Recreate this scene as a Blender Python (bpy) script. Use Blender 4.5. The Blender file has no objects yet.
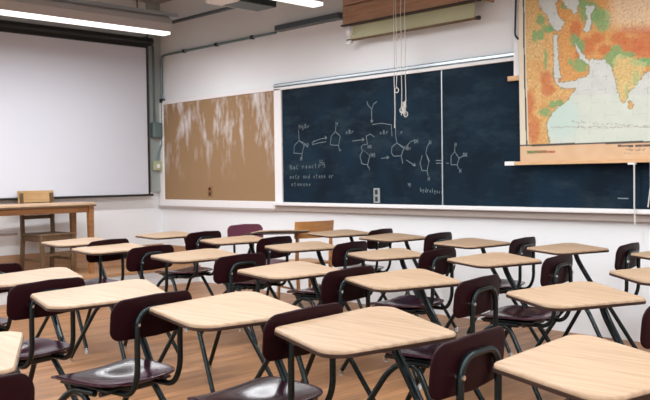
import bpy, bmesh, math, random
from math import sin, cos, pi, radians, atan2, hypot
from mathutils import Vector, Matrix, noise as mnoise
random.seed(7)
scene = bpy.context.scene
COL = scene.collection
H = 1.25                     # eye height
XW, YB, ZC = -9.0, 5.88, 3.45   # screen wall, chalkboard wall, ceiling
ZL = 2.80                    # lamp height
PLAT = .20

# ------------------------------------------------------------------ materials
def nodes(name):
    m = bpy.data.materials.new(name); m.use_nodes = True
    nt = m.node_tree; b = nt.nodes['Principled BSDF']
    return m, nt, b
def plain(name, rgb, rough=.5, metal=0, coat=0, spec=.5, emit=None, es=0, var=0, vscale=8, bump=0, bscale=60):
    m, nt, b = nodes(name)
    b.inputs['Base Color'].default_value = (*rgb, 1); b.inputs['Roughness'].default_value = rough
    b.inputs['Metallic'].default_value = metal; b.inputs['Coat Weight'].default_value = coat
    b.inputs['Specular IOR Level'].default_value = spec
    if emit:
        b.inputs['Emission Color'].default_value = (*emit, 1); b.inputs['Emission Strength'].default_value = es
    if var or bump:
        tc = nt.nodes.new('ShaderNodeTexCoord')
    if var:
        n = nt.nodes.new('ShaderNodeTexNoise'); n.inputs['Scale'].default_value = vscale; n.inputs['Detail'].default_value = 5
        nt.links.new(tc.outputs['Object'], n.inputs['Vector'])
        r = nt.nodes.new('ShaderNodeMix'); r.data_type = 'RGBA'
        r.inputs[6].default_value = (*[c*(1-var) for c in rgb], 1); r.inputs[7].default_value = (*[min(1, c*(1+var)) for c in rgb], 1)
        nt.links.new(n.outputs['Fac'], r.inputs[0]); nt.links.new(r.outputs[2], b.inputs['Base Color'])
    if bump:
        n2 = nt.nodes.new('ShaderNodeTexNoise'); n2.inputs['Scale'].default_value = bscale
        nt.links.new(tc.outputs['Object'], n2.inputs['Vector'])
        bp = nt.nodes.new('ShaderNodeBump'); bp.inputs['Strength'].default_value = bump; bp.inputs['Distance'].default_value = .01
        nt.links.new(n2.outputs['Fac'], bp.inputs['Height']); nt.links.new(bp.outputs['Normal'], b.inputs['Normal'])
    return m
def wood(name, c1, c2, scale=(1, 12, 12), rough=.4, dist=.6, ns=3, coat=0):
    m, nt, b = nodes(name)
    tc = nt.nodes.new('ShaderNodeTexCoord'); mp = nt.nodes.new('ShaderNodeMapping'); mp.inputs['Scale'].default_value = scale
    n = nt.nodes.new('ShaderNodeTexNoise'); n.inputs['Scale'].default_value = ns; n.inputs['Detail'].default_value = 6; n.inputs['Distortion'].default_value = dist
    r = nt.nodes.new('ShaderNodeValToRGB'); r.color_ramp.elements[0].position = .3; r.color_ramp.elements[1].position = .7
    r.color_ramp.elements[0].color = (*c1, 1); r.color_ramp.elements[1].color = (*c2, 1)
    nt.links.new(tc.outputs['Object'], mp.inputs['Vector']); nt.links.new(mp.outputs['Vector'], n.inputs['Vector'])
    nt.links.new(n.outputs['Fac'], r.inputs['Fac']); nt.links.new(r.outputs['Color'], b.inputs['Base Color'])
    b.inputs['Roughness'].default_value = rough; b.inputs['Coat Weight'].default_value = coat
    return m
def floor_mat():
    m, nt, b = nodes('oak_floor_boards'); N = nt.nodes; L = nt.links
    tc = N.new('ShaderNodeTexCoord'); mp = N.new('ShaderNodeMapping'); mp.inputs['Rotation'].default_value = (0, 0, pi/2)
    br = N.new('ShaderNodeTexBrick'); br.inputs['Scale'].default_value = 1; br.inputs['Brick Width'].default_value = 1.6; br.inputs['Row Height'].default_value = .085
    br.inputs['Mortar Size'].default_value = .0022; br.inputs['Color1'].default_value = (.26, .115, .045, 1); br.inputs['Color2'].default_value = (.44, .21, .088, 1)
    br.inputs['Mortar'].default_value = (.12, .055, .025, 1); br.inputs['Bias'].default_value = 0; br.offset = .37
    L.new(tc.outputs['Object'], mp.inputs['Vector']); L.new(mp.outputs['Vector'], br.inputs['Vector'])
    m2 = N.new('ShaderNodeMapping'); m2.inputs['Scale'].default_value = (14, 1, 1)
    n = N.new('ShaderNodeTexNoise'); n.inputs['Scale'].default_value = 2.2; n.inputs['Detail'].default_value = 8; n.inputs['Distortion'].default_value = .8
    L.new(tc.outputs['Object'], m2.inputs['Vector']); L.new(m2.outputs['Vector'], n.inputs['Vector'])
    r = N.new('ShaderNodeValToRGB'); r.color_ramp.elements[0].position = .32; r.color_ramp.elements[0].color = (.52, .47, .42, 1)
    r.color_ramp.elements[1].position = .68; r.color_ramp.elements[1].color = (1.25, 1.22, 1.2, 1)
    L.new(n.outputs['Fac'], r.inputs['Fac'])
    mx = N.new('ShaderNodeMix'); mx.data_type = 'RGBA'; mx.blend_type = 'MULTIPLY'; mx.inputs[0].default_value = 1
    L.new(br.outputs['Color'], mx.inputs[6]); L.new(r.outputs['Color'], mx.inputs[7])
    n3 = N.new('ShaderNodeTexNoise'); n3.inputs['Scale'].default_value = 1.3; n3.inputs['Detail'].default_value = 3
    L.new(tc.outputs['Object'], n3.inputs['Vector'])
    mx2 = N.new('ShaderNodeMix'); mx2.data_type = 'RGBA'; mx2.inputs[7].default_value = (.30, .155, .07, 1)
    mt = N.new('ShaderNodeMath'); mt.operation = 'MULTIPLY'; mt.inputs[1].default_value = .55
    L.new(n3.outputs['Fac'], mt.inputs[0]); L.new(mt.outputs[0], mx2.inputs[0]); L.new(mx.outputs[2], mx2.inputs[6])
    L.new(mx2.outputs[2], b.inputs['Base Color'])
    b.inputs['Roughness'].default_value = .45
    bp = N.new('ShaderNodeBump'); bp.inputs['Strength'].default_value = .15; bp.inputs['Distance'].default_value = .004
    L.new(br.outputs['Fac'], bp.inputs['Height']); L.new(bp.outputs['Normal'], b.inputs['Normal'])
    return m
def board_mat():
    m, nt, b = nodes('slate_blue_chalkboard'); N = nt.nodes; L = nt.links
    tc = N.new('ShaderNodeTexCoord')
    n = N.new('ShaderNodeTexNoise'); n.inputs['Scale'].default_value = 1.6; n.inputs['Detail'].default_value = 6; n.inputs['Distortion'].default_value = 1.2
    L.new(tc.outputs['Object'], n.inputs['Vector'])
    r = N.new('ShaderNodeValToRGB'); r.color_ramp.elements[0].position = .35; r.color_ramp.elements[0].color = (.0035, .0100, .0190, 1)
    r.color_ramp.elements[1].position = .75; r.color_ramp.elements[1].color = (.007, .024, .045, 1)
    L.new(n.outputs['Fac'], r.inputs['Fac'])
    # wiped chalk haze
    m2 = N.new('ShaderNodeMapping'); m2.inputs['Scale'].default_value = (1, 1, 2.5)
    n2 = N.new('ShaderNodeTexNoise'); n2.inputs['Scale'].default_value = 3; n2.inputs['Detail'].default_value = 9; n2.inputs['Roughness'].default_value = .65
    L.new(tc.outputs['Object'], m2.inputs['Vector']); L.new(m2.outputs['Vector'], n2.inputs['Vector'])
    r2 = N.new('ShaderNodeValToRGB'); r2.color_ramp.elements[0].position = .5; r2.color_ramp.elements[0].color = (0, 0, 0, 1)
    r2.color_ramp.elements[1].position = .85; r2.color_ramp.elements[1].color = (1, 1, 1, 1)
    L.new(n2.outputs['Fac'], r2.inputs['Fac'])
    mt = N.new('ShaderNodeMath'); mt.operation = 'MULTIPLY'; mt.inputs[1].default_value = .22
    L.new(r2.outputs['Color'], mt.inputs[0])
    mx = N.new('ShaderNodeMix'); mx.data_type = 'RGBA'; mx.inputs[7].default_value = (.10, .16, .2, 1)
    L.new(mt.outputs[0], mx.inputs[0]); L.new(r.outputs['Color'], mx.inputs[6]); L.new(mx.outputs[2], b.inputs['Base Color'])
    b.inputs['Roughness'].default_value = .7; b.inputs['Specular IOR Level'].default_value = .12
    return m
def cork_mat():
    m, nt, b = nodes('cork_with_chalk_smears'); N = nt.nodes; L = nt.links
    tc = N.new('ShaderNodeTexCoord')
    n = N.new('ShaderNodeTexNoise'); n.inputs['Scale'].default_value = 90; n.inputs['Detail'].default_value = 2
    L.new(tc.outputs['Object'], n.inputs['Vector'])
    r = N.new('ShaderNodeValToRGB'); r.color_ramp.elements[0].position = .35; r.color_ramp.elements[0].color = (.27, .16, .08, 1)
    r.color_ramp.elements[1].position = .7; r.color_ramp.elements[1].color = (.33, .205, .11, 1)
    L.new(n.outputs['Fac'], r.inputs['Fac'])
    m2 = N.new('ShaderNodeMapping'); m2.inputs['Scale'].default_value = (7, 1, 2.4); m2.inputs['Rotation'].default_value = (0, .2, 0)
    n2 = N.new('ShaderNodeTexNoise'); n2.inputs['Scale'].default_value = 1.1; n2.inputs['Detail'].default_value = 7; n2.inputs['Roughness'].default_value = .6
    L.new(tc.outputs['Object'], m2.inputs['Vector']); L.new(m2.outputs['Vector'], n2.inputs['Vector'])
    r2 = N.new('ShaderNodeValToRGB'); r2.color_ramp.elements[0].position = .5; r2.color_ramp.elements[0].color = (0, 0, 0, 1)
    r2.color_ramp.elements[1].position = .70; r2.color_ramp.elements[1].color = (.9, .9, .9, 1)
    L.new(n2.outputs['Fac'], r2.inputs['Fac'])
    sp = N.new('ShaderNodeSeparateXYZ'); L.new(tc.outputs['Object'], sp.inputs[0])
    mr = N.new('ShaderNodeMapRange'); mr.inputs[1].default_value = 1.2; mr.inputs[2].default_value = 1.8
    L.new(sp.outputs['Z'], mr.inputs[0])
    mm = N.new('ShaderNodeMath'); mm.operation = 'MULTIPLY'; L.new(r2.outputs['Color'], mm.inputs[0]); L.new(mr.outputs[0], mm.inputs[1])
    mx = N.new('ShaderNodeMix'); mx.data_type = 'RGBA'; mx.inputs[7].default_value = (.66, .63, .64, 1)
    L.new(mm.outputs[0], mx.inputs[0]); L.new(r.outputs['Color'], mx.inputs[6]); L.new(mx.outputs[2], b.inputs['Base Color'])
    b.inputs['Roughness'].default_value = .95
    return m
MAT = {
 'upper': plain('upper_wall_grey', (.66, .68, .68), .8, var=.05, vscale=1.5),
 'wall': plain('white_painted_wall', (.79, .80, .825), .75, var=.03, vscale=1.5, bump=.12, bscale=25),
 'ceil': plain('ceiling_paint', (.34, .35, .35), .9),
 'floor': floor_mat(),
 'plat': wood('platform_boards', (.34, .16, .07), (.46, .25, .12), (12, 1, 4), .5),
 'basewood': wood('brown_base_panel', (.36, .19, .10), (.46, .28, .17), (3, 1, 10), .6),
 'whitetrim': plain('white_trim_paint', (.80, .78, .79), .5),
 'riser': plain('white_riser_paint', (.62, .62, .63), .6, var=.06, vscale=4),
 'tanband': plain('tan_painted_ledge', (.42, .36, .33), .6),
 'alu': plain('aluminium_rail', (.50, .54, .58), .35, metal=.7),
 'darkalu': plain('grey_steel_rail', (.10, .12, .13), .4, metal=.6),
 'board': board_mat(), 'cork': cork_mat(),
 'chalk': plain('white_chalk', (.19, .235, .26), .95),
 'chalk2': plain('faint_chalk', (.15, .19, .22), .95),
 'shadestrip': plain('grey_green_wall_shade', (.36, .40, .39), .7, var=.05, vscale=3),  # shade on the wall beside the screen, put into the colour
 'box': plain('blue_grey_metal', (.16, .23, .24), .5, metal=.3),
 'yel': plain('yellow_green_plastic', (.42, .45, .30), .6),
 'black': plain('black_metal', (.008, .009, .01), .45),
 'screen': plain('matte_screen_fabric', (.60, .61, .68), .9),
 'lampshell': plain('painted_lamp_housing', (.40, .44, .47), .4, metal=.3),
 'reflector': plain('taupe_lamp_side', (.42, .41, .42), .5),
 'lens': plain('lit_diffuser', (.9, .9, .9), .5, emit=(1, .96, .97), es=2.0),
 'desk': wood('maple_laminate', (.33, .212, .128), (.46, .315, .205), (2, 22, 2), .42, .4, 2.2),
 'edge': plain('dark_brown_edge', (.028, .011, .007), .5),
 'maroon': plain('maroon_plastic', (.0145, .0016, .0034), .5, spec=.12, var=.15, vscale=6, bump=.05, bscale=220),
 'seatplastic': plain('maroon_plastic_polished', (.034, .006, .016), .2, spec=.5),
 'purple': plain('maroon_plastic_lit_front', (.13, .03, .06), .4),  # chair plastic made paler: light on its front is put into the colour
 'tube': plain('dark_green_steel', (.014, .022, .024), .24, metal=.6),
 'chrome': plain('nickel_glide', (.62, .62, .60), .2, metal=1),
 'oak': wood('honey_oak', (.24, .10, .032), (.34, .155, .055), (3, 1.2, 14), .45),
 'oaktop': wood('pale_worn_oak', (.52, .34, .22), (.62, .44, .30), (3, 1.2, 6), .35),
 'oldwood': wood('weathered_chair_wood', (.085, .048, .022), (.15, .09, .045), (6, 6, 2), .5),
 'blond': wood('blond_chair_wood', (.40, .24, .10), (.54, .34, .16), (1.5, 1.5, 9), .45),
 'amber': wood('amber_plywood', (.36, .15, .04), (.50, .235, .075), (2, 2, 9), .4),
 'casewood': wood('map_case_wood', (.33, .18, .10), (.46, .28, .18), (1.5, 1, 14), .5),
 'olive': plain('olive_canvas', (.42, .42, .27), .8, var=.12, vscale=2),
 'cord': plain('cotton_cord', (.62, .60, .58), .8),
 'white': plain('white_plastic', (.80, .79, .80), .35),
 'outlet': plain('outlet_plate', (.26, .29, .29), .45),
 'dark': plain('dark_grille', (.02, .035, .035), .4),
 'strip': wood('pale_pine_bar', (.58, .34, .17), (.70, .44, .24), (2, 2, 9), .5),
 'ink': plain('printed_ink', (.05, .035, .03), .8),
 'frame': plain('window_frame_paint', (.6, .6, .6), .5),
 'winglass': None,
}
def glass():
    m, nt, b = nodes('window_glass'); b.inputs['Transmission Weight'].default_value = 1; b.inputs['Roughness'].default_value = 0
    b.inputs['IOR'].default_value = 1.01; return m
MAT['winglass'] = glass()

# ------------------------------------------------------------------ mesh helpers
def obj(name, bm, mat, parent=None, smooth=False, kind=None):
    bmesh.ops.recalc_face_normals(bm, faces=bm.faces)
    me = bpy.data.meshes.new(name); bm.to_mesh(me); bm.free()
    mats = mat if isinstance(mat, (list, tuple)) else [mat]
    for k in mats: me.materials.append(MAT[k])
    if smooth:
        for p in me.polygons: p.use_smooth = True
        try: me.set_sharp_from_angle(angle=radians(40))
        except Exception: pass
    o = bpy.data.objects.new(name, me); COL.objects.link(o)
    if parent: o.parent = parent
    if kind: o['kind'] = kind
    return o
def thing(name, label, cat, loc=(0, 0, 0), rz=0, group=None):
    o = bpy.data.objects.new(name, None); COL.objects.link(o); o.empty_display_size = .1
    o.location = loc; o.rotation_euler = (0, 0, rz); o['label'] = label; o['category'] = cat
    if group: o['group'] = group
    return o
def tag(o, label, cat, group=None):
    o['label'] = label; o['category'] = cat
    if group: o['group'] = group
    return o
def copy_tree(o, parent=None):
    c = o.copy(); COL.objects.link(c)
    if parent: c.parent = parent
    for ch in list(o.children): copy_tree(ch, c)
    return c
def box(bm, x0, x1, y0, y1, z0, z1, bev=0):
    r = bmesh.ops.create_cube(bm, size=1)
    vs = r['verts']
    for v in vs:
        v.co = Vector(((x0+x1)/2+v.co.x*(x1-x0), (y0+y1)/2+v.co.y*(y1-y0), (z0+z1)/2+v.co.z*(z1-z0)))
    if bev:
        es = list({e for v in vs for e in v.link_edges})
        bmesh.ops.bevel(bm, geom=es, offset=bev, segments=2, profile=.5, affect='EDGES')
    return bm
def B(*a, **k):
    bm = bmesh.new(); box(bm, *a, **k); return bm
def fillet(pts, r, n=6):
    pts = [Vector(p) for p in pts]; out = [pts[0]]
    for i in range(1, len(pts)-1):
        a, b, c = pts[i-1], pts[i], pts[i+1]
        d = min(r, (a-b).length*.48, (c-b).length*.48)
        s = b+(a-b).normalized()*d; e = b+(c-b).normalized()*d
        for k in range(n+1):
            t = k/n; out.append((1-t)**2*s+2*t*(1-t)*b+t*t*e)
    out.append(pts[-1]); return out
def tube(bm, pts, r, seg=10, cap=True, closed=False):
    pts = [Vector(p) for p in pts]; rings = []; n = len(pts)
    up = None
    for i, p in enumerate(pts):
        a = pts[i-1] if i > 0 else (pts[-1] if closed else p); c = pts[(i+1) % n] if (i < n-1 or closed) else p
        t = (c-a).normalized()
        if up is None:
            up = t.orthogonal().normalized()
        up = (up-t*up.dot(t)).normalized(); s = t.cross(up)
        rr = r[i] if isinstance(r, (list, tuple)) else r
        rings.append([bm.verts.new(p+rr*(cos(2*pi*k/seg)*up+sin(2*pi*k/seg)*s)) for k in range(seg)])
    m = n if closed else n-1
    for i in range(m):
        A, Bq = rings[i], rings[(i+1) % n]
        for k in range(seg):
            bm.faces.new((A[k], A[(k+1) % seg], Bq[(k+1) % seg], Bq[k]))
    if cap and not closed:
        bm.faces.new(rings[0]); bm.faces.new(rings[-1])
    return bm
def T(pts, r, **k):
    bm = bmesh.new(); tube(bm, pts, r, **k); return bm
def rings_mesh(bm, rings, cap0=True, cap1=True):
    vs = [[bm.verts.new(p) for p in r] for r in rings]; n = len(vs[0])
    for a, b in zip(vs, vs[1:]):
        for k in range(n): bm.faces.new((a[k], a[(k+1) % n], b[(k+1) % n], b[k]))
    if cap0: bm.faces.new(vs[0])
    if cap1: bm.faces.new(vs[-1])
    return bm
def rounded(P, r, n=7):
    P = [Vector(p) for p in P]; out = []
    for i in range(len(P)):
        a, b, c = P[i-1], P[i], P[(i+1) % len(P)]
        rr = r[i] if isinstance(r, (list, tuple)) else r
        u = (a-b).normalized(); v = (c-b).normalized(); ang = math.acos(max(-1, min(1, u.dot(v))))
        d = rr/math.tan(ang/2); m = (u+v).normalized(); ctr = b+m*rr/sin(ang/2); s = b+u*d; e = b+v*d
        for k in range(n+1):
            q = s.lerp(e, k/n)-ctr; out.append(ctr+q.normalized()*rr)
    return out
def inset(poly, d):
    n = len(poly); out = []
    A = sum(poly[i].x*poly[(i+1) % n].y-poly[(i+1) % n].x*poly[i].y for i in range(n)); sg = 1 if A > 0 else -1
    for i in range(n):
        t = (poly[(i+1) % n]-poly[i-1]).normalized(); out.append(poly[i]+Vector((-t.y, t.x))*d*sg)
    return out
def shell(bm, outline, depth, thick, nr=9):
    """closed curved sheet: outline(t)->(a,b), depth(a,b)->Vector ; thick along normal approx"""
    n = len(outline); eps = 1e-3
    def P(a, b): return depth(a, b)
    def Nn(a, b):
        return (P(a+eps, b)-P(a-eps, b)).cross(P(a, b+eps)-P(a, b-eps)).normalized()
    rings = []
    ss = [0.02]+[k/nr for k in range(1, nr)]+[.97]
    for s in ss: rings.append([P(a*s, b*s)+Nn(a*s, b*s)*thick/2 for a, b in outline])
    rings.append([P(a*.995, b*.995)+Nn(a, b)*thick*.3 for a, b in outline])
    rings.append([P(a, b) for a, b in outline])
    rings.append([P(a*.995, b*.995)-Nn(a, b)*thick*.3 for a, b in outline])
    for s in reversed(ss): rings.append([P(a*s, b*s)-Nn(a*s, b*s)*thick/2 for a, b in outline])
    rings_mesh(bm, rings); return bm

# ------------------------------------------------------------------ room
X1, Y0 = 3.2, -4.0
def struct(name, bm, mat, parent=None, smooth=False): return obj(name, bm, mat, parent, smooth, kind='structure')
struct('floor', B(XW-.15, X1+.15, Y0-.15, YB+.15, -.12, 0), 'floor')
struct('ceiling', B(XW-.15, X1+.15, Y0-.15, YB+.15, ZC, ZC+.12), 'ceil')
struct('wall_left', B(XW-.15, XW, Y0-.15, YB+.15, 0, ZC), 'wall')
struct('wall_board', B(XW, X1+.15, YB, YB+.15, 0, ZC), 'wall')
struct('wall_right', B(X1, X1+.15, Y0-.15, YB, 0, ZC), 'wall')
# rear wall with window openings
wins = [(-7.6, -5.4), (-4.8, -2.6), (-2.0, .2), (.6, 2.8)]
bm = bmesh.new(); xs = XW
for a, b in wins:
    box(bm, xs, a, Y0-.15, Y0, 0, ZC); box(bm, a, b, Y0-.15, Y0, 0, .95); box(bm, a, b, Y0-.15, Y0, 2.75, ZC); xs = b
box(bm, xs, X1, Y0-.15, Y0, 0, ZC)
struct('wall_rear', bm, 'wall')
for i, (a, b) in enumerate(wins):
    bm = bmesh.new()
    for u in (a, (a+b)/2-.025, b-.05): box(bm, u, u+.05, Y0-.1, Y0-.05, .95, 2.75)
    for u in (.95, 1.82, 2.70): box(bm, a, b, Y0-.1, Y0-.05, u, u+.05)
    w = struct('window_%d' % (i+1), bm, 'frame')
    obj('pane', B(a, b, Y0-.08, Y0-.075, .95, 2.75), 'winglass', w)
# platform under the screen wall
bm = B(XW, -8.20, 2.2, YB, 0, PLAT-.025); p = struct('platform', bm, 'riser')
struct('platform_deck', B(XW, -8.18, 2.18, YB, PLAT-.025, PLAT), 'plat', p)
struct('baseboard_left', B(XW, XW+.02, 2.2, YB, PLAT, .42), 'basewood')
struct('baseboard_board', B(XW+.02, -8.22, YB-.02, YB, PLAT, .41), 'basewood')
struct('wall_shade_strip', B(XW, XW+.05, 5.70, YB, 1.08, ZC), 'shadestrip')  # added strip, coloured to stand in for shade on the corner wall
struct('trim_3', B(XW, X1, YB-.006, YB, 2.79, ZC), 'upper'); struct('trim_4', B(XW, XW+.006, Y0, YB-.006, 2.79, ZC), 'upper')  # thin slabs giving the upper part of both walls a greyer tone
struct('trim_2', B(XW, XW+.02, 2.2, 3.98, .64, .665), 'tanband')

# ------------------------------------------------------------------ cork board
t = thing('corkboard', 'brown cork board with white smears in a white frame left of the chalkboard', 'notice board', (0, 0, 0))
obj('cork_panel', B(-8.875, -6.74, YB-.025, YB, .985, 2.175), 'cork', t)
bm = bmesh.new()
box(bm, -8.985, -8.875, YB-.04, YB, .895, 2.175+.05, .006); box(bm, -8.875, -6.74, YB-.04, YB, 2.175, 2.225, .006); box(bm, -8.875, -6.74, YB-.045, YB, .905, .985, .006)
obj('frame', bm, 'whitetrim', t)
obj('lower_moulding', B(-8.985, -6.74, YB-.055, YB, .885, .905), 'tanband', t)
o = thing('wall_outlet', 'small dark power outlet near the bottom of the brown cork board', 'power outlet', (0, 0, 0))
obj('cover_plate', B(-7.965, -7.885, YB-.032, YB-.025, 1.03, 1.15, .003), 'oak', o)
obj('socket', B(-7.945, -7.905, YB-.038, YB-.032, 1.045, 1.08, .003), 'black', o); obj('socket', B(-7.945, -7.905, YB-.038, YB-.032, 1.10, 1.135, .003), 'black', o)

# ------------------------------------------------------------------ chalkboard
CB = thing('chalkboard', 'long dark blue chalkboard with white chalk chemistry drawings on its left half', 'chalkboard', (0, 0, 0))
obj('writing_panel', B(-6.62, -4.503, YB-.03, YB, .98, 2.17), 'board', CB)
obj('writing_panel', B(-4.489, -.6, YB-.03, YB, .98, 2.17), 'board', CB)
obj('divider_strip', B(-4.501, -4.491, YB-.036, YB, .98, 2.17), 'alu', CB)
obj('side_frame', B(-6.735, -6.62, YB-.05, YB, .98, 2.19, .005), 'whitetrim', CB)
bm = B(-6.735, -.6, YB-.05, YB, 2.17, 2.20, .004)
r = obj('top_rail', bm, 'whitetrim', CB)
obj('rail_groove', B(-6.735, -.6, YB-.045, YB, 2.20, 2.212), 'darkalu', r); obj('rail_lip', B(-6.735, -.6, YB-.055, YB, 2.212, 2.232), 'alu', r)
obj('rail_dark_strip', B(-6.735, -.6, YB-.04, YB, 2.232, 2.242), 'darkalu', r)  # thin dark strip along the top of the rail
tr_ = obj('chalk_tray', B(-6.735, -.6, YB-.10, YB, .945, .98, .008), 'whitetrim', CB)
obj('moulding', B(-6.74, -.6, YB-.05, YB, .885, .945, .006), 'tanband', tr_)

# true camera basis (used only to convert a measured direction into a point of a real plane)
R_ = [Vector((.699118, .714885, -.013167)), Vector((.011332, -.029492, -.999501)), Vector((-.714916, .69862, -.028719))]
FPX = 827.66
def ray(x, y): return R_[0]*((x-325)/FPX)+R_[1]*((y-200)/FPX)+R_[2]
def ony(x, y, Y):
    r = ray(x, y); t = Y/r.y; return Vector((r.x*t, Y, H+r.z*t))

# chalk strokes, as points on the board plane
YC = YB-.0315
def strokes(bm, lines, w=.006):
    for ln in lines:
        P = [ony(x, y, YC) for x, y in ln]
        for a, b in zip(P, P[1:]):
            d = (b-a)
            if d.length < 1e-4: continue
            d.normalize(); n = Vector((-d.z, 0, d.x))*w/2; e = d*w*.3
            vs = [bm.verts.new(q+Vector((0, (-.0006), 0))) for q in (a-n-e, b-n+e, b+n+e, a+n-e)]
            f = bm.faces.new(vs); r = bmesh.ops.extrude_face_region(bm, geom=[f])
            for v in r['geom']:
                if isinstance(v, bmesh.types.BMVert): v.co.y += .0011
def Z8(ox, oy, s, pts): return [(ox+x/s, oy+y/s) for x, y in pts]
F5 = 3.25
def z(*p): return [(280+x/F5, 90+y/F5) for x, y in p]
# small hand-printed glyphs (unit box, y down)
G = {'H': [[(0, 0), (0, 1)], [(.7, 0), (.7, 1)], [(0, .5), (.7, .5)]], 'B': [[(0, 0), (0, 1), (.6, .8), (.1, .5), (.5, .2), (0, 0)]], 'r': [[(0, .4), (0, 1)], [(0, .6), (.5, .4)]],
 'O': [[(.35, 0), (0, .4), (.3, 1), (.7, .6), (.35, 0)]], 'N': [[(0, 1), (0, 0), (.6, 1), (.6, 0)]], 'a': [[(.5, .4), (.1, .5), (.1, .9), (.5, .9), (.5, .4), (.6, 1)]],
 'e': [[(.1, .7), (.5, .6), (.3, .4), (.05, .8), (.5, 1)]], 's': [[(.5, .4), (.1, .5), (.5, .8), (.1, 1)]], 'o': [[(.3, .4), (.05, .7), (.3, 1), (.5, .7), (.3, .4)]],
 'n': [[(0, 1), (0, .4)], [(0, .6), (.3, .4), (.5, .6), (.5, 1)]], 't': [[(.2, .1), (.2, 1), (.4, 1)], [(0, .4), (.5, .4)]], 'd': [[(.5, 0), (.5, 1), (.1, .9), (.1, .6), (.5, .6)]],
 'l': [[(.2, 0), (.2, 1)]], 'h': [[(0, 0), (0, 1)], [(0, .6), (.4, .5), (.5, 1)]], 'y': [[(0, .4), (.25, .9)], [(.5, .4), (.1, 1.3)]], 'i': [[(.2, .4), (.2, 1)]], 'c': [[(.5, .4), (.1, .6), (.15, .95), (.5, 1)]],
 'C': [[(.6, .1), (.1, .3), (.1, .8), (.6, 1)]], '2': [[(0, .2), (.4, 0), (.5, .4), (0, 1), (.6, 1)]], 'm': [[(0, 1), (0, .4), (.25, .6), (.25, 1)], [(.25, .6), (.5, .4), (.55, 1)]], 'u': [[(0, .4), (.05, .9), (.4, 1), (.45, .4)]],
 'M': [[(0, 1), (.1, 0), (.35, .6), (.6, 0), (.7, 1)]], 'g': [[(.5, .4), (.1, .5), (.1, .9), (.5, .8), (.5, 1.3), (.1, 1.3)]], 'F': [[(0, 1), (0, 0), (.5, 0)], [(0, .5), (.4, .5)]], 'R': [[(0, 1), (0, 0), (.5, .2), (0, .5), (.6, 1)]], ' ': [],
 'v': [[(0, .4), (.25, 1), (.5, .4)]]}
def write(txt, x, y, h, dy=0, w=None):
    out = []; w = w or h*.62
    for c in txt:
        for ln in G[c]: out.append([(x+a*w*.95, y+b*h) for a, b in ln])
        x += w; y += dy*w
    return out
main = [
 z((60, 130), (62, 165), (47, 180), (45, 205), (72, 207), (78, 178), (62, 165)), z((72, 207), (70, 222)), z((62, 165), (78, 172), (90, 185)),
 z((105, 178), (125, 172), (150, 168)), z((105, 170), (128, 160), (150, 155)), z((146, 150), (152, 155), (147, 160)), z((112, 165), (104, 171), (110, 176)),
 z((182, 115), (180, 135), (167, 150), (163, 178), (190, 180), (196, 150), (180, 135)), z((190, 180), (193, 195)),
 z((235, 166), (272, 161)), z((267, 156), (274, 161), (267, 166)),
 z((298, 105), (298, 62), (285, 48), (283, 38)), z((298, 62), (305, 45), (314, 38)), z((295, 98), (298, 106), (302, 98)),
 z((300, 112), (330, 108), (362, 113), (364, 150)), z((284, 175), (280, 150), (294, 143), (306, 152)),
 z((268, 200), (264, 185), (270, 178), (284, 176)), z((270, 195), (260, 215), (266, 240), (285, 243), (292, 212), (270, 195)), z((285, 243), (287, 252)),
 z((270, 195), (290, 211)), z((330, 222), (352, 219)), z((347, 214), (354, 219), (347, 224)),
 z((375, 5), (376, 150)), z((376, 150), (380, 172), (364, 185), (362, 205), (370, 215), (394, 214), (402, 190), (380, 172)), z((380, 172), (402, 186), (412, 190)), z((394, 214), (399, 238)),
 z((411, 228), (438, 245)), z((431, 245), (440, 247), (437, 238)), z((412, 182), (424, 168), (440, 162)),
 z((485, 172), (478, 185), (474, 205), (484, 235)), z((462, 212), (455, 240), (462, 262), (478, 262), (484, 235)), z((478, 262), (481, 278)), z((474, 205), (486, 232)),
 z((507, 229), (527, 229)), z((507, 238), (527, 238)),
]
right = [z((540, 238), (548, 238)), z((568, 180), (568, 200), (556, 215), (556, 243), (576, 243), (582, 222), (568, 200)), z((582, 222), (594, 215), (606, 212)), z((576, 243), (580, 256))]
txt = write('HgBr', 299, 124.5, 4, -.05, 2.9) + write('HO', 304.5, 143, 4) + write('H', 300.5, 157, 3.5) + write('H', 336, 122, 3.5) + write('r', 340, 148, 4) \
 + write('vBr', 346, 130, 4, -.1, 3) + write('vBr', 380, 130.5, 4, -.1, 3.2) + write('HO', 371, 153, 4) + write('HO', 368, 145, 3.4) + write('l', 369, 167, 3) \
 + write('HBr', 405, 146, 4) + write('OH', 414, 139.5, 3.8, -.1) + write('r', 401, 130, 4) + write('H', 429.5, 140.5, 3.6) + write('H', 428, 177, 3.6) + write('v', 408, 181.5, 4) + write('y', 409.5, 182, 4)
notes = write('NaC reacts', 290, 165, 4.6, -.07, 3.1)+write('Hg', 320, 160, 5.5, 0, 3.2)+write('meCy and etene or', 290, 174.5, 4.2, -.02, 2.6)+write('etanone', 291.5, 182, 4, 0, 2.9)+write('hydrolysis', 420.5, 187.5, 4.2, .1, 2.3)
bm = bmesh.new(); strokes(bm, main, .0055); strokes(bm, right, .0055); obj('reaction_drawing', bm, 'chalk', CB)
bm = bmesh.new(); strokes(bm, txt, .0042); strokes(bm, write('OH', 463, 153, 3.6)+write('H', 459.5, 169, 3.4)+write('H', 455, 143, 3), .0055); obj('formula_lettering', bm, 'chalk', CB)
bm = bmesh.new(); strokes(bm, notes, .0042); strokes(bm, [[(618, 198.3), (628, 198.5)]], .009); obj('written_note', bm, 'chalk', CB)

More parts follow.
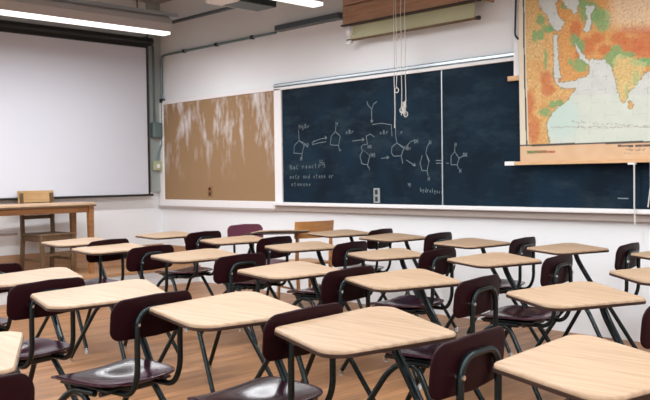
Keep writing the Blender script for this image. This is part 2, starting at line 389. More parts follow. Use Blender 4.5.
o = thing('wall_outlet', 'grey power outlet plate at the bottom edge of the chalkboard', 'power outlet', (0, 0, 0))
obj('cover_plate', B(-5.315, -5.235, YB-.042, YB-.03, .99, 1.13, .004), 'outlet', o)
for k in (0, 1): obj('socket', B(-5.29, -5.26, YB-.046, YB-.042, 1.005+.065*k, 1.05+.065*k, .004), 'black', o)

# ------------------------------------------------------------------ pipes and boxes
zr = 2.79
o = thing('conduit_pipe', 'thin grey conduit pipe running along the top of the wall and down the corner', 'pipe', (0, 0, 0))
obj('pipe', T(fillet([(-8.9, YB-.03, 1.95), (-8.9, YB-.03, zr), (-6.7, YB-.03, zr)], .09), .014), 'box', o, True)
for x in (-8.4, -7.75, -7.1): obj('strap', B(x-.02, x+.02, YB-.05, YB-.007, zr-.02, zr+.02, .004), 'black', o)
obj('strap', B(-8.93, -8.87, YB-.05, YB-.001, 2.2, 2.25, .004), 'black', o)
o = tag(obj('cable_raceway', B(-6.66, -5.70, YB-.09, YB, 2.79, 2.85, .008), 'darkalu'), 'wide dark metal cable raceway beside the wooden map case', 'cable duct')
o = thing('electrical_box', 'blue grey metal switch box in the corner beside the projection screen', 'electrical box', (0, 0, 0))
obj('box', B(XW+.05, XW+.13, 5.70, 5.83, 1.76, 1.95, .006), 'box', o); obj('cover', B(XW+.13, XW+.137, 5.71, 5.82, 1.775, 1.935, .003), 'box', o)
obj('riser_pipe', T([(XW+.09, 5.74, 1.95), (XW+.09, 5.74, 2.9)], .013), 'darkalu', o, True)
o = tag(obj('cable', T(fillet([(XW+.09, 5.82, 1.80), (XW+.10, 5.85, 1.70), (XW+.08, 5.80, 1.60), (XW+.08, 5.77, 1.46)], .05), .012), 'box', None, True), 'short dark cable looping down from the corner switch box', 'cable')
o = thing('switch_plate', 'yellow green plastic fitting below the corner switch box', 'socket', (0, 0, 0))
obj('plate', B(XW+.05, XW+.10, 5.715, 5.86, 1.35, 1.47, .008), 'yel', o); obj('switch', B(XW+.10, XW+.11, 5.76, 5.80, 1.38, 1.43, .003), 'white', o)

# ------------------------------------------------------------------ projection screen
t = thing('projection_screen', 'large white pull-down projection screen with a black border', 'projection screen', (0, 0, 0))
h = obj('housing', T([(XW+.12, 2.0, 2.945), (XW+.12, 5.67, 2.945)], .045, seg=20), 'black', t, True)
for y in (2.0, 5.67): obj('end_cap', T([(XW+.12, y-.02, 2.945), (XW+.12, y+.03, 2.945)], .052, seg=20), 'black', h, True)
obj('wall_bracket', B(XW, XW+.12, 5.60, 5.66, 2.96, 3.0), 'black', t)
obj('screen_fabric', B(XW+.118, XW+.121, 2.06, 5.615, 1.06, 2.93), 'screen', t)
bm = bmesh.new(); box(bm, XW+.117, XW+.122, 5.615, 5.64, 1.04, 2.93); box(bm, XW+.117, XW+.122, 2.03, 2.06, 1.04, 2.93); box(bm, XW+.1165, XW+.1225, 2.03, 5.64, 2.86, 2.93)
obj('border', bm, 'black', t)
obj('bottom_bar', T([(XW+.12, 2.0, 1.045), (XW+.12, 5.68, 1.045)], .014), 'black', t, True)

# ------------------------------------------------------------------ lamps
def lamp(x, y0, y1, label, ZL=ZL):
    light = True
    t = thing('ceiling_lamp', label, 'ceiling light', (x, (y0+y1)/2, ZL), 0, 'hanging strip lights')
    L = (y1-y0)/2
    prof = [(-.075, .0), (.075, 0), (.115, .075), (.10, .13), (.04, .165), (-.04, .165), (-.10, .13), (-.115, .075)]
    bm = bmesh.new(); rings_mesh(bm, [[Vector((a, s, b)) for a, b in prof] for s in (-L, L)]); obj('housing', bm, 'reflector', t)
    bm = bmesh.new(); rings_mesh(bm, [[Vector((a, s, b)) for a, b in [(-.05, .166), (.05, .166), (.05, .205), (-.05, .205)]] for s in (-L-.12, L+.12)]); obj('mounting_channel', bm, 'lampshell', t)
    pr = [(-.072, -.002), (-.06, -.028), (.06, -.028), (.072, -.002)]
    bm = bmesh.new(); rings_mesh(bm, [[Vector((a, s, b-.012)) for a, b in [(-.06, .012), (-.06, -.014), (.06, -.014), (.06, .012)]] for s in (-L-.01, L+.01)]); obj('diffuser', bm, 'lens', t)
    n = max(2, int(2*L/1.6))
    for k in range(n):
        y = L-.35-(2*L-.7)*k/(n-1)
        obj('suspension_rod', T([(0, y, .2), (0, y, ZC-ZL)], .007), 'black', t, True)
    if light:
        d = bpy.data.lights.new('strip_light', 'AREA'); d.shape = 'RECTANGLE'; d.size = .13; d.size_y = 2*L; d.energy = 26*2*L; d.color = (.95, .985, 1)
        lo = bpy.data.objects.new('strip_light', d); COL.objects.link(lo); lo.location = (x, (y0+y1)/2, ZL-.06)
    return t
lamp(-7.5, .2, 5.0, 'hanging strip light nearest the projection screen, lit')
lamp(-5.2, .2, 5.02, 'second hanging strip light, its lit end just left of the map case', ZL-.05)
for x in (-2.7, -.3, 2.0): lamp(x, .2, 4.9, 'hanging strip light above the desks behind the viewer')
for x in (-7.5, -5.2, -2.7, -.3, 2.0): lamp(x, -3.6, -.3, 'hanging strip light by the windows behind the viewer')
# pipe above the first lamp
tag(obj('ceiling_pipe', T(fillet([(-8.9, 5.4, 3.14), (-8.7, 5.75, 3.14), (-6.2, 5.75, 3.14)], .15), .02), 'darkalu', None, True), 'dark pipe along the wall above the hanging strip light', 'pipe')

# projector
t = thing('ceiling_projector', 'white ceiling projector with a dark vent side hanging near the second strip light', 'projector', (-5.845, 4.73, 2.80), 0)
obj('body', B(-.145, .14, -.33, .25, -.01, .17, .015), 'white', t)
obj('vent_panel', B(-.12, .15, -.16, .255, -.012, .16, .006), 'dark', t)
obj('lens', T([(-.14, .1, .08), (-.19, .1, .08)], .04, seg=20), 'black', t, True)
obj('ceiling_mount', T([(0, 0, .165), (0, 0, ZC-2.80)], .025, seg=12), 'white', t, True)

# ------------------------------------------------------------------ map case and rolled maps
def wallp(x, y, d=0): return ony(x, y, YB-d)
t = thing('map_case', 'brown wooden map case fixed high on the wall above the chalkboard', 'map case', (0, 0, 0))
obj('front_board', B(-5.49, -3.98, YB-.23, YB-.20, 2.68, 2.85, .004), 'casewood', t)
obj('upper_board', B(-5.49, -3.98, YB-.235, YB-.20, 2.86, 3.12, .004), 'casewood', t)
obj('end_board', B(-5.51, -5.49, YB-.23, YB-.007, 2.68, 3.12, .003), 'casewood', t); obj('end_board', B(-3.98, -3.96, YB-.23, YB-.007, 2.68, 3.12, .003), 'casewood', t)
obj('bottom_edge', B(-5.53, -3.96, YB-.24, YB-.19, 2.665, 2.68, .002), 'edge', t)
t = thing('rolled_map', 'olive rolled-up wall map hanging just below the wooden map case', 'rolled map', (0, 0, 0))
obj('canvas', B(-5.47, -4.05, YB-.17, YB-.15, 2.545, 2.76, .003), 'olive', t)
obj('bottom_rod', T([(-5.52, YB-.16, 2.54), (-4.03, YB-.16, 2.54)], .013), 'oldwood', t, True)
obj('rod_knob', T([(-4.03, YB-.16, 2.54), (-4.0, YB-.16, 2.54)], .018), 'black', t, True)
obj('roll_end', T([(-5.49, YB-.16, 2.62), (-5.44, YB-.16, 2.62)], .05, seg=16), 'white', t, True)
obj('rod_end', T([(-5.52, YB-.16, 2.52), (-5.46, YB-.16, 2.52)], .022, seg=12), 'white', t, True)
def cord(px, y0, y1, name, label, kn=None, d=.25):
    a = ony(px, y0, YB-d); b = ony(px+.3*(y1-y0)/50, y1, YB-d); a = Vector((b.x, a.y, a.z))
    o = thing(name, label, 'cord', (0, 0, 0), 0, 'map pull cords'); pts = [a.lerp(b, k/8)+Vector((.004*sin(k*2.1), 0, 0)) for k in range(9)]
    pts[0] = a
    obj('cord', T(pts, .0035, seg=6), 'cord', o, True)
    if kn: obj('ring', T([b+Vector((.022*cos(q*pi/6), 0, .022*sin(q*pi/6)-.02)) for q in range(12)], .004, seg=6, closed=True), 'cord', o, True)
    return o, b
cord(394, -20, 128, 'pull_cord', 'longest pull cord hanging from the map case in front of the chalkboard')
cord(396, -20, 88, 'pull_cord', 'pull cord ending in a ring near the left of the hanging cords', True)
cord(401, -20, 108, 'pull_cord', 'middle pull cord knotted together with the next at its end', True)
cord(405, -20, 112, 'pull_cord', 'right-hand pull cord ending in a tangle on the chalkboard', True)
a = ony(403.5, 108, YB-.25)
bm = bmesh.new()
rr = random.Random(3); tube(bm, [a+Vector((rr.uniform(-.03, .03), rr.uniform(-.012, .012), rr.uniform(-.07, .07))) for k in range(26)], .004, seg=6)
tag(obj('cord_knot', bm, 'cord', None, True), 'tangled knot of pull cord against the dark chalkboard', 'knot')

# ------------------------------------------------------------------ wall map
YM = YB-.12
def m1(*p): return [(515+x/4.815, y/4.815) for x, y in p]
def m2(*p): return [(515+x/4.444, 80+y/4.444) for x, y in p]
def inside(x, y, P):
    r = False; n = len(P)
    for i in range(n):
        x1, y1 = P[i]; x2, y2 = P[i-1]
        if (y1 > y) != (y2 > y) and x < (x2-x1)*(y-y1)/(y2-y1)+x1: r = not r
    return r
SEA = [m1((105, -60), (115, 0), (122, 40), (150, 62), (165, 98), (190, 140), (205, 150), (225, 135), (240, 108), (215, 85), (205, 55), (195, 30), (208, 0), (190, -60)),
 m1((225, -60), (228, 0), (240, 25), (265, 45), (290, 68), (305, 58), (300, 35), (310, 20), (300, -60)),
 m1((350, 30), (385, 28), (383, 50), (365, 68), (370, 110), (365, 145), (345, 157), (333, 140), (347, 110), (352, 80), (342, 50)),
 m1((185, 165), (207, 168), (205, 220), (210, 290), (222, 385), (300, 388), (345, 372), (370, 340), (362, 318), (342, 300), (318, 280), (300, 240), (290, 198), (305, 225), (330, 262), (352, 290), (368, 308), (432, 305), (465, 335), (480, 375), (490, 460), (200, 460), (186, 380), (190, 320), (182, 240))]
ARA = m2((192, -10), (300, -10), (272, 4), (235, 8), (205, 14), (195, 8))
AFR = m2((-60, -600), (170, -600), (176, -10), (186, 18), (206, 34), (240, 38), (273, 33), (266, 52), (240, 88), (182, 132), (152, 165), (142, 200), (148, 240), (160, 330), (-60, 330))
IND = m1((440, 300), (470, 330), (482, 399), (500, 470), (520, 498), (540, 480), (552, 440), (590, 405), (620, 362), (650, 342), (760, 330), (900, 330), (900, 200), (440, 200))
def land(x, y):
    if y > 79:
        if inside(x, y, AFR): return True
        if inside(x, y, IND): return True
        if (x-630.5)**2/9+(y-105.5)**2/20 < 1: return True
        if inside(x, y, ARA): return True
        return False
    if inside(x, y, AFR) and not any(inside(x, y, s) for s in SEA[:2]): return True
    if x > 590 and y > 60 and not inside(x, y, IND): return False
    return not any(inside(x, y, s) for s in SEA)
def blob(x, y, cx, cy, rx, ry): return max(0, 1-((x-cx)/rx)**2-((y-cy)/ry)**2)
GREEN = [(541, 35, 5, 6), (546, 60, 2, 12), (579, 45, 3, 9), (566, 6, 6, 4), (571, 62, 3, 4), (552, 30, 4, 3), (548, 29, 7, 5), (541, 20, 5, 7), (575, 40, 5, 8), (581, 65, 9, 9), (583, 46, 3, 7), (590, 12, 12, 14), (603, 20, 10, 14), (580, 3, 8, 6), (611, 60, 8, 10), (617, 50, 7, 6), (640, 62, 12, 5), (626, 55, 12, 4), (545, 112, 7, 5), (553, 105, 6, 4), (627, 94, 2, 12), (636, 78, 4, 10), (648, 62, 10, 5), (535, 36, 3, 8), (560, 103, 5, 4)]
RED = [(620, 38, 10, 8), (632, 46, 16, 9), (646, 52, 18, 7), (640, 30, 26, 5), (605, 50, 8, 7), (588, 46, 10, 10), (576, 30, 7, 12), (546, 78, 7, 9), (528, 104, 8, 16), (533, 130, 8, 16), (548, 90, 9, 7), (598, 38, 8, 6), (580, 56, 6, 6), (558, 80, 6, 4), (660, 40, 30, 14)]
def lerp3(a, b, t): return tuple(a[i]*(1-t)+b[i]*t for i in range(3))
def mapcol(px, py):
    q = Vector((px*.35, py*.35, 0)); dx = mnoise.noise(q)*1.6+mnoise.noise(q*3)*.5; dy = mnoise.noise(q+Vector((9, 4, 0)))*1.6
    x, y = px+dx, py+dy; f = mnoise.noise(Vector((px*.09, py*.09, 3)))*.5+.5; g = mnoise.noise(Vector((px*.6, py*.6, 7)))*.5+.5
    # printed frame and margin
    if py > 146.3-(px-527)*.03: # lower margin
        yy = py+(px-527)*.025
        if 526 < px < 555 and 151 < yy < 153.4:
            k = (px-526)/29; return lerp3((.10, .20, .06), (.42, .09, .04), k) if g > .25 else (.6, .4, .25)
        if 617 < px < 652 and 147.2+(0) < yy < 149.4 and not 632.5 < px < 635: return (.10, .06, .05) if g > .3 else (.5, .32, .2)
        if 625 < px < 645 and 151 < yy < 153.2: return (.30, .18, .12) if g > .45 else (.64, .42, .26)
        if 623 < px < 650 and 155.5 < yy < 156.6 and g > .55: return (.45, .28, .17)
        return lerp3((.60, .37, .21), (.66, .45, .28), f)
    if py > 144.4-(px-527)*.03: return (.05, .045, .04)
    edge = 523.2+py*.018
    if px < edge-.2: return (.66, .58, .46)
    if px < edge+1.2: return (.03, .025, .02)
    if px < edge+2.4: return (.62, .56, .44)
    if land(x, y):
        h = mnoise.noise(Vector((px*.22, py*.22, 11)))*.5+.5; k2 = mnoise.noise(Vector((px*1.1, py*1.1, 5)))*.5+.5
        c = lerp3((.58, .26, .06), (.70, .47, .20), min(1, max(0, f*.6+h*.8-.2)))
        if x > 553 and y < 80: c = lerp3(c, (.60, .25, .055), .55)
        if x < 545 and y < 60: c = lerp3(c, (.66, .45, .19), .6)
        c = lerp3(c, (.40, .16, .05), .45*max(0, k2-.45)*2)
        for b in RED:
            w = min(1, blob(x, y, *b)*1.5)
            if w: c = lerp3(c, (.50, .10, .025), w*(.35+.6*g))
        for b in GREEN:
            w = min(1, blob(x, y, *b)*1.7)
            if w: c = lerp3(c, (.12, .34, .13), min(1, w*(.4+.7*g)))
        if inside(x, y, m1((470, 300), (500, 260), (600, 290), (640, 300), (620, 360), (560, 480), (500, 480))): c = lerp3(c, (.60, .55, .25), .5)
        if y < 40: c = lerp3(c, (.70, .58, .42), .6*max(0, min(1, (x-604)/14))*max(0, min(1, (34-y)/14)))
        cl = abs(mnoise.noise(Vector((px*.28, py*.28, 21)))); cm = abs(mnoise.noise(Vector((px*.5, py*.5, 31))))
        s = (1+(g-.5)*.6)*(.72 if cl < .022 else 1)*(.8 if cm < .03 else 1); c = tuple(k*s for k in c)
        if not land(x+1.1, y) or not land(x-1.1, y) or not land(x, y+1.1) or not land(x, y-1.1):
            c = lerp3(c, (.14, .22, .13) if g > .4 else (.3, .15, .07), .65)
        return c
    c = lerp3((.50, .52, .49), (.60, .61, .58), f)
    if abs(((px-500)*.97+(py)*.06) % 13.5) < .35 or abs((py+(px-560)*.04) % 13) < .35: c = (.42, .44, .42)
    if g > .62: c = lerp3(c, (.46, .50, .48), .5)
    w = blob(x, y, 562, 118, 22, 26)
    if w: c = lerp3(c, (.36, .56, .58), min(1, w*1.3)*.75)
    if y > 95: c = lerp3(c, (.58, .64, .52), .45)
    if abs((y-121-(x-560)*.06)) < .8 and mnoise.noise(Vector((px*1.3, py*.4, 2))) > .05 and x > 572: c = (.32, .32, .28)
    if abs(y-127) < .45 and x > 550: c = (.36, .34, .30)
    return c
def build_map():
    me = bpy.data.meshes.new('map_sheet'); nx, nz = 330, 300
    pL, pR = ony(519.6, 100, YM).x, -1.55; z0, z1 = 1.345, 3.0
    # base frame in photo coordinates of the plane y=YM (perspective grid of the plane itself)
    def topx(X, Z):
        v = Vector((X, YM, Z-H)); c = [r.dot(v) for r in R_]; return 325+FPX*c[0]/c[2], 200+FPX*c[1]/c[2]
    vs = []; cs = []
    for j in range(nz+1):
        for i in range(nx+1):
            X = pL+(pR-pL)*(i/nx)**1.15; Zz = z0+(z1-z0)*j/nz
            yy = YM+.004*sin(i*.05)*(1-j/nz)+.006*cos(j*.02)
            vs.append((X, yy, Zz)); a = topx(X, Zz); cs.append(mapcol(*a))
    fs = [(j*(nx+1)+i, j*(nx+1)+i+1, (j+1)*(nx+1)+i+1, (j+1)*(nx+1)+i) for j in range(nz) for i in range(nx)]
    n0 = len(vs)
    me.from_pydata(vs, [], fs); ca = me.color_attributes.new('print', 'FLOAT_COLOR', 'POINT')
    flat = []
    for c in cs: flat += [c[0], c[1], c[2], 1]
    ca.data.foreach_set('color', flat)
    m, nt, b = nodes('printed_map_cloth'); at = nt.nodes.new('ShaderNodeVertexColor'); at.layer_name = 'print'
    nt.links.new(at.outputs['Color'], b.inputs['Base Color']); b.inputs['Roughness'].default_value = .55
    me.materials.append(m)
    for p in me.polygons: p.use_smooth = True
    o = bpy.data.objects.new('map_sheet', me); COL.objects.link(o)
    so = o.modifiers.new('thick', 'SOLIDIFY'); so.thickness = .002; so.offset = 1
    return o, pL, pR
t = thing('wall_map', 'coloured pull-down map of western Asia and India in front of the chalkboard', 'map', (0, 0, 0))
ms, pL, pR = build_map(); ms.parent = t
obj('bottom_bar', B(-3.775, pR+.06, YM-.012, YM+.012, 1.318, 1.347, .004), 'strip', t)
obj('bar_end', B(-3.79, -3.70, YM-.014, YM+.014, 1.316, 1.349, .004), 'white', t)
obj('roller', T([(-3.78, YM+.03, 3.03), (pR+.08, YM+.03, 3.03)], .04, seg=14), 'casewood', t, True)
c = ony(635.5, 166, YM); 
obj('pull_cord', T([(c.x, YM-.02, 1.32), (c.x, YM-.02, 1.0), (c.x+.005, YM-.02, .86)], .006, seg=6), 'cord', t, True)
obj('cord_bracket', B(c.x-.05, c.x+.01, YM-.02, YM, 1.305, 1.318), 'white', t)
obj('pull_cord', T([(c.x+.12, YM-.02, 1.32), (c.x+.12, YM-.02, 1.15), (c.x+.10, YM-.02, 1.0)], .005, seg=6), 'cord', t, True)
t = thing('rolled_map', 'half-hidden second map with a dark cord behind the left edge of the coloured map', 'rolled map', (0, 0, 0))
e = ony(508, 79, YB-.07)
obj('bottom_bar', B(e.x, e.x+.5, YB-.08, YB-.055, e.z-.02, e.z+.02, .004), 'strip', t)
obj('canvas', B(e.x+.055, e.x+.5, YB-.07, YB-.062, e.z, 2.95), 'whitetrim', t)
e2 = ony(516, 36, YB-.09)
obj('cord_loop', T(fillet([(e2.x+.01, YB-.09, 2.9), (e2.x-.01, YB-.09, e2.z), (e2.x+.04, YB-.09, e2.z-.04)], .05), .008), 'black', t, True)

# ------------------------------------------------------------------ school desk (chair and desktop in one)
ZD = .765
TOP = rounded([(-.222, -.174), (-.275, .405), (.280, .125), (.195, -.325)], [.04, .06, .042, .065])
def make_desktop(t):
    zt, zb = ZD, ZD-.019
    bm = bmesh.new()
    prof = [(.0, zb+.006), (.0, zt-.006), (.0012, zt-.0025), (.004, zt)]
    rings_mesh(bm, [[Vector((p.x, p.y, z_)) for p in inset(TOP, d)] for d, z_ in prof])
    d = obj('desktop', bm, 'desk', t, True)
    bm = bmesh.new()
    prof = [(.012, zb-.004), (-.0015, zb-.002), (-.0025, zb+.003), (-.0025, zb+.0085), (.003, zb+.0095)]
    rings_mesh(bm, [[Vector((p.x, p.y, z_)) for p in inset(TOP, d_)] for d_, z_ in prof])
    obj('edge_band', bm, 'edge', d, True)
    return d
def superell(a, b, n, k=44):
    out = []
    for i in range(k):
        q = 2*pi*i/k; c, s = cos(q), sin(q)
        out.append((a*math.copysign(abs(c)**(2/n), c), b*math.copysign(abs(s)**(2/n), s)))
    return out
XBK = .43
def make_back(t, mat='maroon', half=.205):
    ol = [(v.x, v.y) for v in rounded([(-half, -.077), (half, -.077), (half, .077), (-half, .077)], [.040, .040, .050, .050], 6)]
    ol = [p for i in range(len(ol)) for p in (ol[i], tuple((ol[i][k]*.5+ol[(i+1) % len(ol)][k]*.5) for k in (0, 1)))]
    ol = [(a, b+(.012*(1-(a/half)**2) if b > 0 else .006*(a/half)**2)) for a, b in ol]
    def dep(a, b): return Vector((XBK+.10*b-.45*a*a, a, .717+b))
    bm = bmesh.new(); shell(bm, ol, dep, .011)
    return obj('backrest', bm, mat, t, True)
def make_seat(t, mat='seatplastic'):
    ol = superell(.208, .208, 3.8, 52)          # a: front(-)..rear(+), b: sideways
    ol = [(a-(.012*(1-(b/.208)**2) if a < 0 else 0), b*(1+.05*(-a/.225))) for a, b in ol]
    def dep(a, b):
        z_ = .462-.020*math.exp(-((a-.03)/.11)**2-(b/.12)**2)+.010*(b/.19)**2
        if a < -.10: z_ -= 1.9*(a+.10)**2
        if a > .13: z_ += 1.2*(a-.13)**2
        return Vector((.175+a, b, z_-.006))
    bm = bmesh.new(); shell(bm, ol, dep, .012, nr=11)
    s = obj('seat', bm, mat, t, True)
    return s
def make_unit(t, back='maroon', seat='seatplastic', desk=True):
    # chair pieces share a slight turn against the desktop
    def cr(o): pass
    b = make_back(t, back); cr(b)
    for y in (-.108, .108):
        for z_ in (.70, .765):
            pass
    s = make_seat(t, seat); cr(s)
    r = .0125; P = .108
    path = [(.02, -P, .425), (.405, -P, .425), (.444, -P, .50), (.446, -P, .752), (.446, P, .752), (.444, P, .50), (.405, P, .425), (.02, P, .425)]
    pts = [path[0]]
    f = fillet(path, .075, 8)
    o = obj('back_frame', T(f, .0115, seg=12), 'tube', t, True); cr(o)
    for y in (-P, P): obj('rivet', T([(.460, y, .70), (.43, y, .70)], .007, seg=8), 'chrome', o, True)
    bm = bmesh.new()
    box(bm, .03, .33, -.16, -.10, .432, .442, .002); box(bm, .03, .33, .10, .16, .432, .442, .002)
    tube(bm, [(.10, -.165, .425), (.10, .165, .425)], .011); tube(bm, [(.29, -.165, .425), (.29, .165, .425)], .011)
    box(bm, .06, .30, -.10, .10, .405, .435, .01)
    o = obj('seat_frame', bm, 'black', t, True); cr(o)
    for sy in (-1, 1):
        y0, y1 = sy*.165, sy*.235
        lg = T(fillet([(.26, y0, .425), (.13, y0, .424), (.055, y0+sy*.012, .37), (-.16, y1, .022)], .07, 7), .0135, seg=12)
        o = obj('leg', lg, 'tube', t, True); cr(o)
        g = T([(-.155, y1, .03), (-.163, y1, .012), (-.163, y1, 0)], [.0145, .0155, .017], seg=12); obj('glide', g, 'chrome', o, True)
        lg = T(fillet([(.14, y0, .415), (.20, y0, .41), (.235, y0+sy*.008, .36), (.43, y1, .022)], .05, 7), .0135, seg=12)
        o = obj('leg', lg, 'tube', t, True); cr(o)
        g = T([(.426, y1, .03), (.433, y1, .012), (.433, y1, 0)], [.0145, .0155, .017], seg=12); obj('glide', g, 'chrome', o, True)
    if desk:
        make_desktop(t)
        bm = bmesh.new()
        for y, r_ in ((.215, .016),):
            tube(bm, fillet([(-.03, y, .738), (-.005, y, .66), (.05, y, .57), (.15, .19, .435), (.24, .165, .420)], .035, 6), r_, seg=12)
        box(bm, -.12, .06, .12, .29, .738, .745, .002)
        obj('desk_support', bm, 'tube', t, True)
GR = 'combination desks with maroon plastic chairs'
proto = thing('school_desk', '', 'school desk', (0, 0, 0), 0, GR); make_unit(proto)
units = [ # x, y, turn of the top, size of the top, chair shift and turn, label
 (-1.018, 1.942, 0.7, 0.9, 0.94, (0, 0, 5), 'school desk at the lower right corner, its pale top cut off by the picture edge'),
 (-1.801, 1.919, 0.5, 1.0, 1.06, (0, -0.044, 6), 'nearest school desk in the middle, its maroon backrest seen from behind at the bottom'),
 (-2.452, 1.881, 3.7, 1.15, 1.0, (-0.036, 0.009, 5.5), 'school desk with a wide pale top left of centre and glossy maroon seat below'),
 (-3.198, 1.774, 6, 1.03, 1.12, (0.014, -0.08, 8.5), 'school desk in the nearest row its backrest touching the wide top left of centre'),
 (-4.024, 1.842, 10, 0.96, 1, (.058, -.235, 10), 'school desk in the nearest row, its seat and backrest at the left edge'),
 (-4.74, 1.74, 5, 1, 1, (-0.08, 0, 8), 'school desk farthest along the nearest row, mostly outside the left edge'),
 (-2.36, .78, 0, 1, 1, (.05, -.15, 5), 'school desk at the lower left corner, only part of its top and backrest showing'),
 (-1.679, 3.026, -11.6, 0.93, 0.98, (.05, -.05, -7), 'school desk on the right, second row, large pale top above a bare stretch of wall'),
 (-2.53, 2.968, -5.2, 0.98, 0.98, (0.003, -0.034, 7.5), 'school desk in the second row, its backrest facing us just right of centre'),
 (-3.231, 2.887, 7, 0.985, 0.985, (.015, -.03, 5), 'school desk in the second row directly behind the centre of the picture'),
 (-4.315, 3.067, 8, 1.02, 1.05, (0.1, -0.09, 4), 'school desk in the second row, maroon seat showing under its light top'),
 (-5.222, 2.995, 10.3, 1.03, 1, (0.05, -0.05, 8.7), 'school desk in the second row overlapping the pale top of the one nearest the teacher'),
 (-5.99, 3.136, 10.6, 1.03, 1, (0.05, -0.1, 12), 'school desk in the second row nearest the teacher table'),
 (-1.672, 3.928, -22, 1, 1, (0, 0, 5), 'school desk at the right edge, third row, partly outside the picture'),
 (-2.717, 3.993, -3.6, 0.92, 0.97, (-0.035, 0.02, 7), 'school desk in the third row below the right half of the chalkboard'),
 (-3.42, 3.87, -6, 0.9, 0.88, (-0.08, 0.07, 5), 'school desk in the third row below the chalkboard outlet'),
 (-4.267, 3.931, -2.6, 0.96, 0.95, (-0.03, 0.05, 9), 'school desk in the third row in front of the wooden chair'),
 (-5.133, 4.021, 2.6, 0.97, 1.03, (0.027, -0.04, 9), 'school desk in the third row in front of the light purple chair'),
 (-6.081, 4.019, 11.5, 0.98, 0.95, (0.016, 0.027, 8), 'school desk in the third row nearest the teacher table'),
 (-2.02, 4.88, -12, 0.95, 1, (0, 0, 6), 'school desk by the chalkboard wall at the far right edge'),
 (-2.752, 4.879, -6.1, 0.88, 0.95, (-0.04, 0.07, 6.4), 'school desk by the chalkboard wall, second from the right edge'),
 (-3.505, 4.878, 5.2, 0.93, 1, (-0.07, 0.12, 6.8), 'school desk by the chalkboard wall, under the chalkboard divider strip'),
 (-4.313, 4.959, 5.9, 0.96, 0.98, (-0.05, 0.09, 6.9), 'school desk by the chalkboard wall, third before the divider strip'),
 (-4.998, 5.053, 2, 1, 1, (-0.03, 0.04, 11), 'school desk by the chalkboard wall with its top in front of the wooden chair'),
]
for i, (x, y, a, su, sv, (cx, cy, PH), lb) in enumerate(units):
    o = proto if i == 0 else copy_tree(proto)
    o.location = (x, y, 0); o.rotation_euler = (0, 0, radians(PH)); o['label'] = lb
    for c in o.children:
        if c.name.startswith('desktop'): c.rotation_euler.z = radians(a-PH); c.scale = (su, sv, 1)
        elif c.name.startswith('desk_support'): c.location = (cx*.6, cy*.6, 0)
        else: c.location = (cx, cy, 0)
# the purple one, turned round, with a tipped top
t = thing('school_desk', 'school desk turned round by the chalkboard wall with a light purple backrest', 'school desk', (-5.74, 4.92, 0), radians(176))
make_unit(t, 'purple', 'purple')
for c in t.children:
    if c.name.startswith('desktop'): c.matrix_parent_inverse = Matrix.Translation((-.12, 0, ZD-.005)) @ Matrix.Rotation(radians(5), 4, 'Y') @ Matrix.Rotation(radians(2.5), 4, 'X') @ Matrix.Translation((0, 0, -ZD))

# ------------------------------------------------------------------ wooden chair by the wall
t = thing('wooden_chair', 'amber plywood chair with a wide curved top rail by the chalkboard wall', 'chair', (-5.83, 5.40, 0), radians(-12)); t.scale = (1, 1, .96)
def curved_rail(x, y0, y1, z0, z1, c, th, ang=0):
    bm = bmesh.new(); rings = []
    for k in range(13):
        u = k/12; y = y0+(y1-y0)*u; xx = x+c*(1-(2*u-1)**2)
        rings.append([Vector((xx-th/2, y, z0)), Vector((xx+th/2, y, z0)), Vector((xx+th/2+ang, y, z1)), Vector((xx-th/2+ang, y, z1))])
    rings_mesh(bm, rings); return bm
obj('top_rail', curved_rail(.19, -.21, .21, .70, .865, .035, .018, .02), 'amber', t, True)
obj('seat', B(-.20, .20, -.20, .20, .435, .46, .008), 'amber', t)
for x, y in ((-.17, -.17), (-.17, .17)): obj('leg', T([(x, y, .435), (x-.02, y*1.06, 0)], [.02, .014], seg=10), 'amber', t, True)
for y in (-.185, .185): obj('leg', T([(.23, y, 0), (.185, y, .45), (.21, y, .86)], [.015, .019, .016], seg=10), 'amber', t, True)
for z_ in (.20,): obj('stretcher', T([(-.18, -.175, z_), (.205, -.185, z_)], .011), 'amber', t, True); obj('stretcher', T([(-.18, .175, z_), (.205, .185, z_)], .011), 'amber', t, True)

# ------------------------------------------------------------------ teacher table and chair
t = thing('teacher_table', 'long honey oak table standing on the platform under the projection screen', 'table', (-8.57, 3.80, PLAT), radians(2))
obj('table_top', B(-.23, .23, -.80, .80, .765, .795, .006), 'oaktop', t)
bm = bmesh.new(); box(bm, .175, .20, -.76, .76, .685, .758); box(bm, -.20, -.175, -.76, .76, .685, .758); box(bm, -.2, .2, .73, .755, .685, .758); box(bm, -.2, .2, -.755, -.73, .685, .758)
obj('apron', bm, 'oak', t)
obj('edge_strip', B(-.235, .235, -.805, .805, .752, .770, .002), 'oldwood', t)
for x in (-.19, .19):
    for y in (-.755, .755):
        bm = bmesh.new(); s0, s1 = .030, .022
        rings_mesh(bm, [[Vector((x+a*s, y+b*s, z_)) for a, b in ((-1, -1), (1, -1), (1, 1), (-1, 1))] for s, z_ in ((s1, 0), (s0, .758))]); obj('leg', bm, 'oak', t)
t = thing('wooden_chair', 'weathered wooden chair with a blond curved top rail behind the teacher table', 'chair', (-8.62, 4.16, PLAT), radians(186)); t.scale = (1, 1, 1.03)
obj('top_rail', curved_rail(.21, -.215, .215, .78, .905, .03, .02, .015), 'blond', t, True)
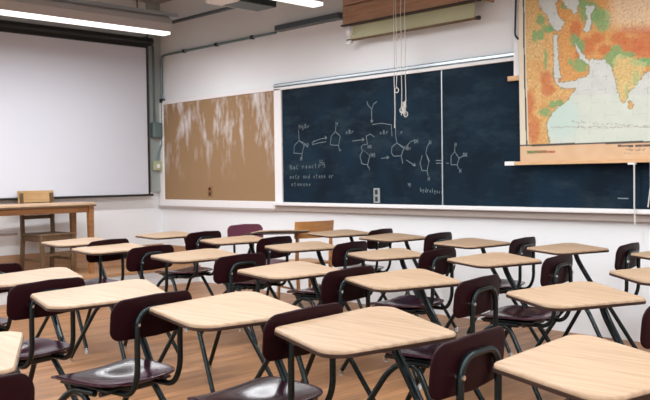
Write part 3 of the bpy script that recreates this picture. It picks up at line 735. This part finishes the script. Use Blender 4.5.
obj('seat', B(-.21, .20, -.205, .205, .43, .455, .008), 'oldwood', t)
bm = B(-.195, -.17, -.18, .18, .375, .43); box(bm, -.19, .19, -.19, -.17, .375, .43); box(bm, -.19, .19, .17, .19, .375, .43); obj('seat_rail', bm, 'oldwood', t)
for y in (-.185, .185):
    bm = bmesh.new(); rings_mesh(bm, [[Vector((x+a*.018, y+b*.018, z_)) for a, b in ((-1, -1), (1, -1), (1, 1), (-1, 1))] for x, z_ in ((.235, 0), (.19, .42), (.21, .88))]); obj('leg', bm, 'oldwood', t)
    bm = bmesh.new(); rings_mesh(bm, [[Vector((-.185+a*s, y+b*s, z_)) for a, b in ((-1, -1), (1, -1), (1, 1), (-1, 1))] for s, z_ in ((.015, 0), (.021, .43))]); obj('leg', bm, 'oldwood', t)
    obj('stretcher', B(-.17, .21, y-.01, y+.01, .16, .19, .002), 'oldwood', t)
obj('stretcher', B(-.195, -.175, -.17, .17, .22, .245, .002), 'oldwood', t)
obj('back_slat', curved_rail(.20, -.18, .18, .60, .64, .012, .014, .003), 'oldwood', t)

# ------------------------------------------------------------------ world, camera
w = bpy.data.worlds.new('sky'); scene.world = w; w.use_nodes = True
bg = w.node_tree.nodes['Background']; bg.inputs['Color'].default_value = (.80, .90, 1.0, 1); bg.inputs['Strength'].default_value = 1.0
cam = bpy.data.cameras.new('camera'); co = bpy.data.objects.new('camera', cam); COL.objects.link(co); scene.camera = co
cam.sensor_fit = 'HORIZONTAL'; cam.sensor_width = 36; cam.lens = 36*FPX/650
M = Matrix(((R_[0].x, -R_[1].x, -R_[2].x), (R_[0].y, -R_[1].y, -R_[2].y), (R_[0].z, -R_[1].z, -R_[2].z)))
co.matrix_world = Matrix.Translation((0, 0, H)) @ M.to_4x4()
cam.clip_start = .05; cam.dof.use_dof = True; cam.dof.focus_distance = 3.2; cam.dof.aperture_fstop = 11
vs = scene.view_settings; vs.view_transform = 'Standard'; vs.look = 'None'; vs.exposure = -.28; vs.gamma = 1; vs.use_curve_mapping = False
